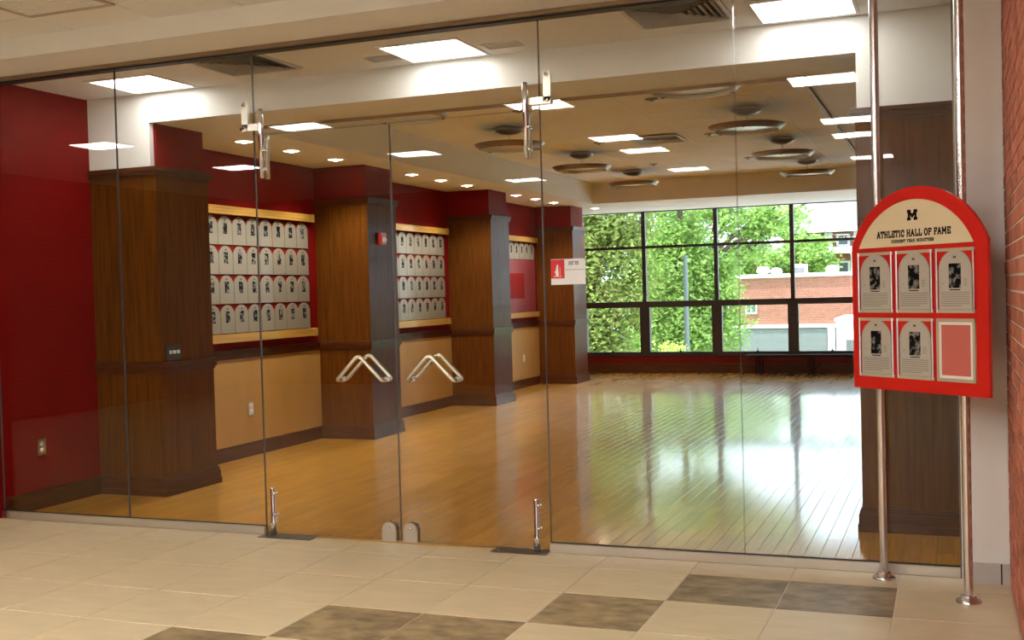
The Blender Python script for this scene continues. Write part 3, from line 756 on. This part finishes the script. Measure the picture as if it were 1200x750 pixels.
# ================================================================== HALL OF FAME BOARD
sg = thing('hall_of_fame_board', 'red arched hall of fame board with framed plaques on steel posts', 'sign', (-.327, -.131, 0))
sg.rotation_euler = (0, 0, math.radians(-41.2))
def F(a, b, d): return (a, d, b)
for x in (0, .504):
    p = MB().lathe([(.0205, .0), (.0205, 2.99)], (x, 0, 0), 24).build('post', 'steel', sg, True)
    MB().lathe([(.056, 0), (.056, .008), (.050, .014), (.036, .016), (.034, .030), (.028, .034), (.0205, .034)], (x, 0, 0), 28).build('base_flange', 'steel', sg, True)
    MB().lathe([(.0205, 2.955), (.045, 2.965), (.05, 2.99)], (x, 0, 0), 24).build('ceiling_flange', 'steel', sg, True)
def board_poly(x0, x1, z0, zs, za, n=28, lip=0):
    w = x1-x0; rise = za-zs; R = (w*w/4+rise*rise)/(2*rise); cx = (x0+x1)/2; cz = za-R; a0 = math.atan2(zs-cz, w/2)
    arc = [(cx+R*math.cos(a0+(PI-2*a0)*i/n), cz+R*math.sin(a0+(PI-2*a0)*i/n)) for i in range(n+1)]
    return [(x0, z0), (x1, z0)]+arc if z0 < zs else arc
pb = board_poly(-.122, .678, .937, 1.627, 1.891)
MB().prism(pb, F, -.050, -.030, 0, 1).build('panel', ['sign_red', 'sign_red_edge'], sg, True)
def scale_poly(p, e):
    cx = .278; cz = 1.4
    return [(x+(e if x < cx else -e), z+(e if z < 1.2 else -e)) for x, z in p]
MB().prism(board_poly(-.071, .607, 1.618, 1.618, 1.832), F, -.0525, -.050).build('header_panel', 'cream', sg, True)
# slab lettering
LET = {
 'A': (.95, [(.17, 0, .47, 1), (.77, 0, .47, 1), (.28, .34, .66, .34)], [(.17, 0), (.77, 0)]),
 'T': (.85, [(.42, 0, .42, 1), (.08, 1, .76, 1), (.08, 1, .08, .74), (.76, 1, .76, .74)], [(.42, 0)]),
 'H': (.95, [(.22, 0, .22, 1), (.73, 0, .73, 1), (.22, .5, .73, .5)], [(.22, 0), (.73, 0), (.22, 1), (.73, 1)]),
 'L': (.82, [(.25, 0, .25, 1), (.25, 0, .72, 0), (.72, 0, .72, .28)], [(.25, 1), (.25, 0)]),
 'E': (.82, [(.25, 0, .25, 1), (.25, 0, .72, 0), (.25, 1, .72, 1), (.25, .5, .55, .5), (.72, 0, .72, .24), (.72, 1, .72, .76)], [(.25, 0), (.25, 1)]),
 'I': (.52, [(.26, 0, .26, 1)], [(.26, 0), (.26, 1)]),
 'C': (.85, [(.16, .22, .16, .78), (.16, .22, .32, 0), (.16, .78, .32, 1), (.32, 0, .58, 0), (.32, 1, .58, 1), (.58, 0, .70, .25), (.58, 1, .70, .75), (.70, .95, .70, .68)], []),
 'O': (.88, [(.16, .22, .16, .78), (.72, .22, .72, .78), (.16, .22, .32, 0), (.16, .78, .32, 1), (.32, 0, .56, 0), (.32, 1, .56, 1), (.56, 0, .72, .22), (.56, 1, .72, .78)], []),
 'F': (.80, [(.25, 0, .25, 1), (.25, 1, .70, 1), (.25, .5, .55, .5), (.70, 1, .70, .74)], [(.25, 0), (.25, 1)]),
 'M': (1.12, [(.22, 0, .22, 1), (.90, 0, .90, 1), (.22, 1, .56, .35), (.90, 1, .56, .35)], [(.22, 0), (.90, 0), (.22, 1), (.90, 1)]),
 'U': (.92, [(.22, .2, .22, 1), (.70, .2, .70, 1), (.22, .2, .35, 0), (.70, .2, .57, 0), (.35, 0, .57, 0)], [(.22, 1), (.70, 1)]),
 'R': (.92, [(.22, 0, .22, 1), (.22, 1, .60, 1), (.22, .5, .60, .5), (.60, 1, .72, .75), (.72, .75, .60, .5), (.50, .5, .74, 0)], [(.22, 0), (.74, 0), (.22, 1)]),
 'N': (.98, [(.22, 0, .22, 1), (.76, 0, .76, 1), (.22, 1, .76, 0)], [(.22, 0), (.22, 1), (.76, 1)]),
 'Y': (.90, [(.45, 0, .45, .45), (.45, .45, .17, 1), (.45, .45, .73, 1)], [(.45, 0), (.17, 1), (.73, 1)]),
 'D': (.90, [(.22, 0, .22, 1), (.22, 1, .55, 1), (.22, 0, .55, 0), (.55, 1, .72, .72), (.72, .72, .72, .28), (.72, .28, .55, 0)], [(.22, 0), (.22, 1)]),
 'S': (.80, [(.66, .78, .52, 1), (.52, 1, .28, 1), (.28, 1, .15, .76), (.15, .76, .28, .54), (.28, .54, .52, .46), (.52, .46, .66, .26), (.66, .26, .52, 0), (.52, 0, .28, 0), (.28, 0, .14, .22)], [])}
def letters(m, text, x0, x1, z0, h, d, t=.20, serif=.17):
    tot = sum(LET[c][0] if c != ' ' else .45 for c in text); k = (x1-x0)/tot; x = x0
    def seg(a, b, c, e, th):
        p = Vector((a, b)); q = Vector((c, e)); u = (q-p).normalized() if (q-p).length > 0 else Vector((1, 0)); n = Vector((-u.y, u.x))*th/2; u = u*th/2
        pts = [p-u-n, q+u-n, q+u+n, p-u+n]
        m.add([(X, d, Z) for X, Z in [(v.x, v.y) for v in pts]], [(0, 1, 2, 3)])
    for c in text:
        if c == ' ': x += .45*k; continue
        w, segs, ser = LET[c]; th = t*min(k, h)
        f = lambda a, b: (x+a*k, z0+th/2+b*(h-th))
        for a, b, c2, e in segs: seg(*f(a, b), *f(c2, e), th)
        for a, b in ser:
            X, Z = f(a, b); s = serif*k; seg(X-s+th/2, Z, X+s-th/2, Z, th)
        x += w*k
m = MB(); letters(m, 'ATHLETIC HALL OF FAME', .047, .487, 1.660, .034, -.0532, .26); m.build('title_lettering', 'ink', sg, True)
m = MB(); letters(m, 'CURRENT YEAR INDUCTEES', .138, .392, 1.634, .0155, -.0532, .26); m.build('subtitle_lettering', 'ink', sg, True)
m = MB(); letters(m, 'M', .236, .300, 1.735, .049, -.0532, .28, .20); m.build('emblem_letter', 'ink', sg, True)
m = MB(); m.lathe([(.0405, -.0530), (.0390, -.0530)], (.268, 0, 1.757), 40, axis='y'); m.v = [(x, -.0530, z) for x, y, z in m.v]; m.build('emblem_ring', 'cream_line', sg, True)
cols = [(-.079, .142), (.163, .380), (.400, .613)]; rows = [(1.306, 1.596), (.997, 1.281)]
def framed(x0, x1, z0, z1, blank):
    f = MB()
    if blank:
        for a, b, c, e in ((x0, x1, z0, z0+.016), (x0, x1, z1-.016, z1), (x0, x0+.014, z0, z1), (x1-.014, x1, z0, z1)): f.box(a, b, -.058, -.050, c, e)
        f = f.build('plaque_frame', 'frame_tan', sg, True); f['label'] = 'empty frame with a plain faded red sheet'
        g_ = MB()
        for a, b, c, e in ((x0+.014, x1-.014, z0+.016, z0+.028), (x0+.014, x1-.014, z1-.028, z1-.016), (x0+.014, x0+.026, z0+.016, z1-.016), (x1-.026, x1-.014, z0+.016, z1-.016)): g_.box(a, b, -.056, -.050, c, e)
        g_.build('inner_bevel', 'white_plastic', f, True)
        B(x0+.026, x1-.026, -.054, -.050, z0+.028, z1-.028).build('backing_sheet', 'faded_red', f, True)
        return
    for a, b, c, e in ((x0, x1, z0, z0+.014), (x0, x1, z1-.014, z1)): f.box(a, b, -.058, -.050, c, e)
    f = f.build('plaque_frame', 'frame_tan', sg, True)
    for a, b in ((x0, x0+.011), (x1-.011, x1)):
        m = MB().chbox(0, b-a, 0, z1-z0, 0, .012, .004); m.v = [(a+x, -.050-z, z0+y) for x, y, z in m.v]
        m.f = [list(reversed(q)) for q in m.f]; m.build('frame_bar', 'frame_bar', f, True)
    w = x1-x0-.034; cx = (x0+x1)/2; zz = z0+.016; h = z1-z0-.026
    Fp = lambda a, b, d: (cx+a, d, zz+b)
    MB().prism(arch_poly(w+.004, h+.004, .09, 14), lambda a, b, d: (cx+a, d, zz-.002+b), -.0525, -.050).build('plaque_edge', 'plaque_line', f, True)
    p = MB().prism(arch_poly(w, h, .088, 14), Fp, -.0545, -.050).build('plaque', 'sign_plaque', f, True)
    B(cx-.033, cx+.033, -.0552, -.0545, zz+.095, zz+.205).build('portrait', 'portrait', f, True)
    m = MB(); letters(m, 'M', cx-.008, cx+.008, zz+.228, .010, -.0552, .3); m.build('emblem', 'ink', f, True)
    m = MB()
    for k in range(7): m.box(cx-w*.44, cx+w*(.44 if k else .2), -.0550, -.0545, zz+.014+k*.0098, zz+.0185+k*.0098)
    for k in range(4): m.box(cx+.046, cx+.046+.02, -.0550, -.0545, zz+.105+k*.009, zz+.109+k*.009)
    m.box(cx-.072, cx-.060, -.0550, -.0545, zz+.115, zz+.119)
    m.build('caption_lines', 'caption_grey', f, True)
    B(cx-.028, cx+.028, -.0552, -.0545, zz+.085, zz+.0895).build('name_line', 'ink', f, True)
for ri, (z0, z1) in enumerate(rows):
    for ci, (x0, x1) in enumerate(cols): framed(x0, x1, z0, z1, (ri, ci) == (1, 2))

# ================================================================== OUTSIDE
GZ = -4.3
struct(B(-160, 160, -120, 260, GZ-.3, GZ-.02).build('ground', 'grass'), 'lawn outside around the building', 'ground')
struct(B(-60, 60, -60, 42, GZ-.02, GZ).build('ground_bounce_plaza', 'concrete'), 'added pale paving around the building that bounces daylight up', 'plaza')  # unseen pale paving, added to bounce daylight up through the windows
struct(MB().box(XL-.2, XR+.2, -2.5, YB+.2, GZ, -.21).box(-11.2, 1.1, -10.7, -2.5, GZ, -.21).build('wall_ground_storey', 'far_brick'), 'brick storey below the hall and lobby', 'wall')
struct(B(-40, 60, 44, 60, GZ, GZ+.03).build('ground_road', 'asphalt'), 'grey road between the trees and the brick building', 'road')
def leaves(blobs, n, size, seed, flat=.6):
    rg = random.Random(seed); m = MB(); vs = []; fs = []
    tot = sum(b[3]*b[4]*b[5] for b in blobs)
    for cx, cy, cz, rx, ry, rz in blobs:
        # sub-clumps inside each blob
        cnt = int(n*rx*ry*rz/tot); ncl = max(6, cnt//45)
        cl_ = []
        for _ in range(ncl):
            while True:
                p = Vector((rg.uniform(-1, 1), rg.uniform(-1, 1), rg.uniform(-1, 1)))
                if .25 < p.length < 1: break
            p = p*(.6+.4*rg.random())/max(p.length, .6) if p.length < .6 else p
            cl_.append(Vector((cx+p.x*rx, cy+p.y*ry, cz+p.z*rz)))
        for _ in range(cnt):
            c = rg.choice(cl_); s = size*rg.uniform(.6, 1.3); sp_ = min(rx, ry, rz)*.26
            p = c+Vector((rg.gauss(0, sp_), rg.gauss(0, sp_), rg.gauss(0, sp_*.7)))
            u = Vector((rg.gauss(0, 1), rg.gauss(0, 1), rg.gauss(0, flat))).normalized(); w = u.cross(Vector((rg.gauss(0, 1), rg.gauss(0, 1), rg.gauss(0, 1)))).normalized()
            o = len(vs); vs += [p-u*s, p+w*s*.45, p+u*s, p-w*s*.45]; fs.append((o, o+1, o+2, o+3))
    return m.add(vs, fs)
def tree(name, label, x, y, blobs, n, size, m, seed, trunk_r=.18, group=None, branches=5):
    t = thing(name, label, 'tree' if 'tree' in name else 'shrub', (x, y, GZ), group)
    top = max(b[2] for b in blobs); rg = random.Random(seed+99)
    tr = MB().tube([(x, y, GZ), (x+.1, y, GZ+(top-GZ)*.4), (x-.1, y+.1, GZ+(top-GZ)*.75), (x, y, top)], [trunk_r, trunk_r*.8, trunk_r*.55, trunk_r*.2], 10)
    for k in range(branches):
        b = blobs[k % len(blobs)]; h = GZ+(top-GZ)*rg.uniform(.35, .7)
        e = (b[0]+rg.uniform(-.6, .6)*b[3], b[1]+rg.uniform(-.5, .5)*b[4], b[2]+rg.uniform(0, .7)*b[5])
        tr.tube([(x, y, h), ((x+e[0])/2, (y+e[1])/2, (h+e[2])/2+.3), e], [trunk_r*.5, trunk_r*.35, trunk_r*.1], 7)
    tr.build('trunk', 'bark', t)
    f = leaves(blobs, n, size, seed).build('foliage', m, t); f['kind'] = 'stuff'
    return t
tree('leafy_tree', 'broad dark green tree close outside the leftmost window panes', -9.2, 24, [(-9.0, 24, 1.6, 1.35, 1.2, 1.9), (-9.4, 24, -.9, 1.3, 1.2, 1.4), (-8.7, 24, 3.5, 1.2, 1.0, 1.2), (-10.6, 24, 1.5, 1.2, 1.1, 2.5), (-8.9, 24, 5.3, 1.3, 1.1, 1.3), (-10.2, 24, 4.6, 1.2, 1.1, 1.3)], 38000, .085, 'leaf_dark', 1)
tree('leafy_tree', 'bright green tree outside the second column of window panes', -7.6, 28, [(-7.9, 28, 1.9, 1.2, 1.1, 1.5), (-7.1, 28, .3, 1.15, 1.1, 1.5), (-8.2, 28, -.3, 1.2, 1.1, 1.3), (-7.4, 28, -1.6, 1.2, 1.1, 1.0), (-6.7, 28, 1.5, .8, .8, .9), (-7.7, 28, 3.0, .9, .8, .6), (-7.2, 28, 5.4, 1.5, 1.0, 1.2), (-5.4, 28, 6.0, 1.3, 1.0, .9)], 37000, .085, 'leaf_mid', 2)
tree('leafy_tree', 'tall thin crowned tree spreading before the far white house', -11.4, 48, [(-12.0, 48, 5.6, 2.4, 1.6, 1.3), (-9.3, 48, 5.0, 1.9, 1.6, 1.2), (-7.4, 48, 4.5, 1.5, 1.4, 1.1), (-5.0, 48, 5.9, 1.9, 1.2, .45), (-9.0, 48, 3.3, 1.1, 1, .8), (-12.4, 48, 2.4, 2.2, 1.6, 2.4)], 15000, .13, 'leaf_mid', 3, .24, None, 12)
tree('leafy_shrub', 'low yellow green shrub in front of the bright tree', -6.35, 20.5, [(-6.25, 20.5, -.35, .42, .5, .5), (-7.0, 20.5, -.55, .5, .5, .4), (-6.1, 20.5, -1.0, .5, .5, .5), (-6.8, 20.5, -1.3, .7, .5, .6)], 6000, .06, 'leaf_yellow', 4, .04)
tree('leafy_tree', 'round green tree beside the white house front', -13.2, 100, [(-12.0, 100, 4.0, 1.9, 2, 1.9), (-14.5, 100, 3.4, 2.0, 2, 1.6), (-19.5, 100, 3.6, 2.8, 2, 2.2)], 7000, .26, 'leaf_mid', 5)
# brick building with garage openings
bd = thing('brick_building', 'long low red brick building with white parapet across the road', 'building', (-5, 80, GZ))
B(-34, 14, 80, 92, -1.6, 2.05).build('wall', 'far_brick', bd)
B(-34, 14, 80.02, 92, GZ, -1.6).build('ground_floor', 'far_grey', bd)
B(-34.2, 14.2, 79.8, 92.2, 2.05, 2.32).build('parapet', 'far_white', bd)
B(-34, 14, 79.85, 80.05, -1.75, -1.5).build('string_course', 'far_white', bd)
for x in (-14.1, -16.2, -20, -24, -28):
    w = B(x-.42, x+.42, 79.92, 80.02, -.66, .14).build('window', 'far_white', bd)
    for dx in (-.19, .19): B(x+dx-.14, x+dx+.14, 79.88, 79.93, -.52, .02).build('pane', 'far_pane', w)
for x0, x1 in ((-15.0, -11.4), (-10.6, -8.6)):
    B(x0, x1, 79.95, 80.03, GZ, -1.85).build('garage_door', 'garage_grey', bd)
B(-8.5, -8.0, 79.6, 80.03, GZ, -1.6).build('pilaster', 'far_white', bd)
for x, s, lab in ((-13.6, .5, 'round white roof vent, largest on the brick building roof'), (-12.6, .42, 'small round white roof vent beside the largest vent'), (-8.4, .46, 'round white roof vent before the house columns')):
    t = thing('roof_vent', lab, 'roof vent', (x, 83, 2.05))
    MB().lathe([(s*.6, 0), (s*.6, s*.7), (s, s*.75), (s*1.05, s*1.1), (s*.8, s*1.6), (.001, s*1.75)], (x, 83, 2.1), 20).build('cowl', 'far_white', t)
    MB().lathe([(s*.75, 0), (s*.75, s*.2), (s*.6, s*.22)], (x, 83, 2.05), 20).build('curb', 'far_grey', t)
t = thing('roof_unit', 'boxy white air handling unit on the brick building roof', 'roof unit', (-10.9, 83, 2.05))
B(-11.4, -10.3, 82.5, 83.6, 2.1, 3.05).build('casing', 'far_white', t); B(-11.3, -10.4, 82.46, 82.52, 2.3, 2.8).build('louvre', 'far_grey', t)
# bright annex at right
t = thing('white_annex', 'bright white low annex in front of the brick building', 'building', (-4, 70, GZ))
B(-7.0, 6, 70, 78, GZ, -1.0).build('wall', 'far_white', t); B(-6.4, -5.6, 69.95, 70.02, GZ, -2.2).build('door', 'far_grey', t); B(-7.1, 6.1, 69.9, 78.1, -1.0, -.8).build('roof_edge', 'far_white', t)
# white columned house
hs = thing('columned_house', 'brick house with white columns and grey roof far behind', 'building', (-8, 120, GZ))
B(-17, 4, 120, 130, GZ, 7.3).build('wall', 'far_brick', hs)
MB().add([(-18, 118, 7.4), (5, 118, 7.4), (5, 132, 7.4), (-18, 132, 7.4), (-12.5, 125, 12.6), (1, 125, 12.6)], [(0, 1, 5, 4), (1, 2, 5), (2, 3, 4, 5), (3, 0, 4), (3, 2, 1, 0)]).build('roof', 'far_roof', hs)
B(-18, 5, 117.6, 118.2, 7.0, 7.5).build('cornice', 'far_white', hs)
B(-17.5, 4.5, 118, 120, 4.7, 5.4).build('porch_beam', 'far_white', hs)
MB().prism([(-16.8, 5.4), (-11.6, 5.4), (-14.2, 6.5)], lambda a, b, d: (a, d, b), 118.0, 119).build('pediment', 'far_white', hs)
for x in (-12.2, -9.4, -6.8, -3.6, -.4): MB().lathe([(.55, GZ), (.5, GZ+.4), (.42, 4.4), (.55, 4.7)], (x, 118.6, 0), 16).build('column', 'far_white', hs)
for x in (-12.2, -9.2, -6.2): B(x-.4, x+.4, 119.6, 120.05, 5.4, 7.0).build('pilaster', 'far_white', hs)
for x in (-13.8, -10.7, -7.7, -2.4):
    for z0, z1 in ((1.4, 3.9), (5.5, 6.8)):
        w = B(x-.7, x+.7, 119.9, 120.05, z0, z1).build('window', 'far_white', hs)
        B(x-.45, x+.45, 119.85, 119.91, z0+.2, z1-.2).build('pane', 'far_pane', w)
# gabled dark roof
t = thing('gabled_house', 'small brick house with dark gable roof behind the brick building', 'building', (-19, 105, GZ))
B(-22, -15.5, 105, 112, GZ, 4.0).build('wall', 'far_brick', t)
MB().prism([(-22.4, 4.0), (-15.1, 4.0), (-17.6, 5.6), (-20, 5.6)], lambda a, b, d: (a, d, b), 104.6, 112.4).build('roof', 'far_shingle', t)
for x in (-20.5, -17): w = B(x-.45, x+.45, 104.9, 105.05, 1.6, 3.2).build('window', 'far_white', t); B(x-.3, x+.3, 104.86, 104.92, 1.75, 3.05).build('pane', 'far_pane', w)
# slim upright pole in front of the trees
for x, y, lab in ((-7.0, 25.6, 'slim upright pole before the bright green tree'),):
    t = thing('upright_pole', lab, 'pole', (x, y, GZ))
    MB().lathe([(.08, GZ), (.07, 1.9), (.06, 2.3)], (x, y, 0), 16).build('shaft', 'pole_paint', t)
    MB().lathe([(.16, GZ), (.16, GZ+.3), (.10, GZ+.4)], (x, y, 0), 16).build('base', 'far_grey', t)
    MB().lathe([(.06, 2.3), (.09, 2.32), (.09, 2.36), (.001, 2.38)], (x, y, 0), 16).build('cap', 'pole_paint', t)
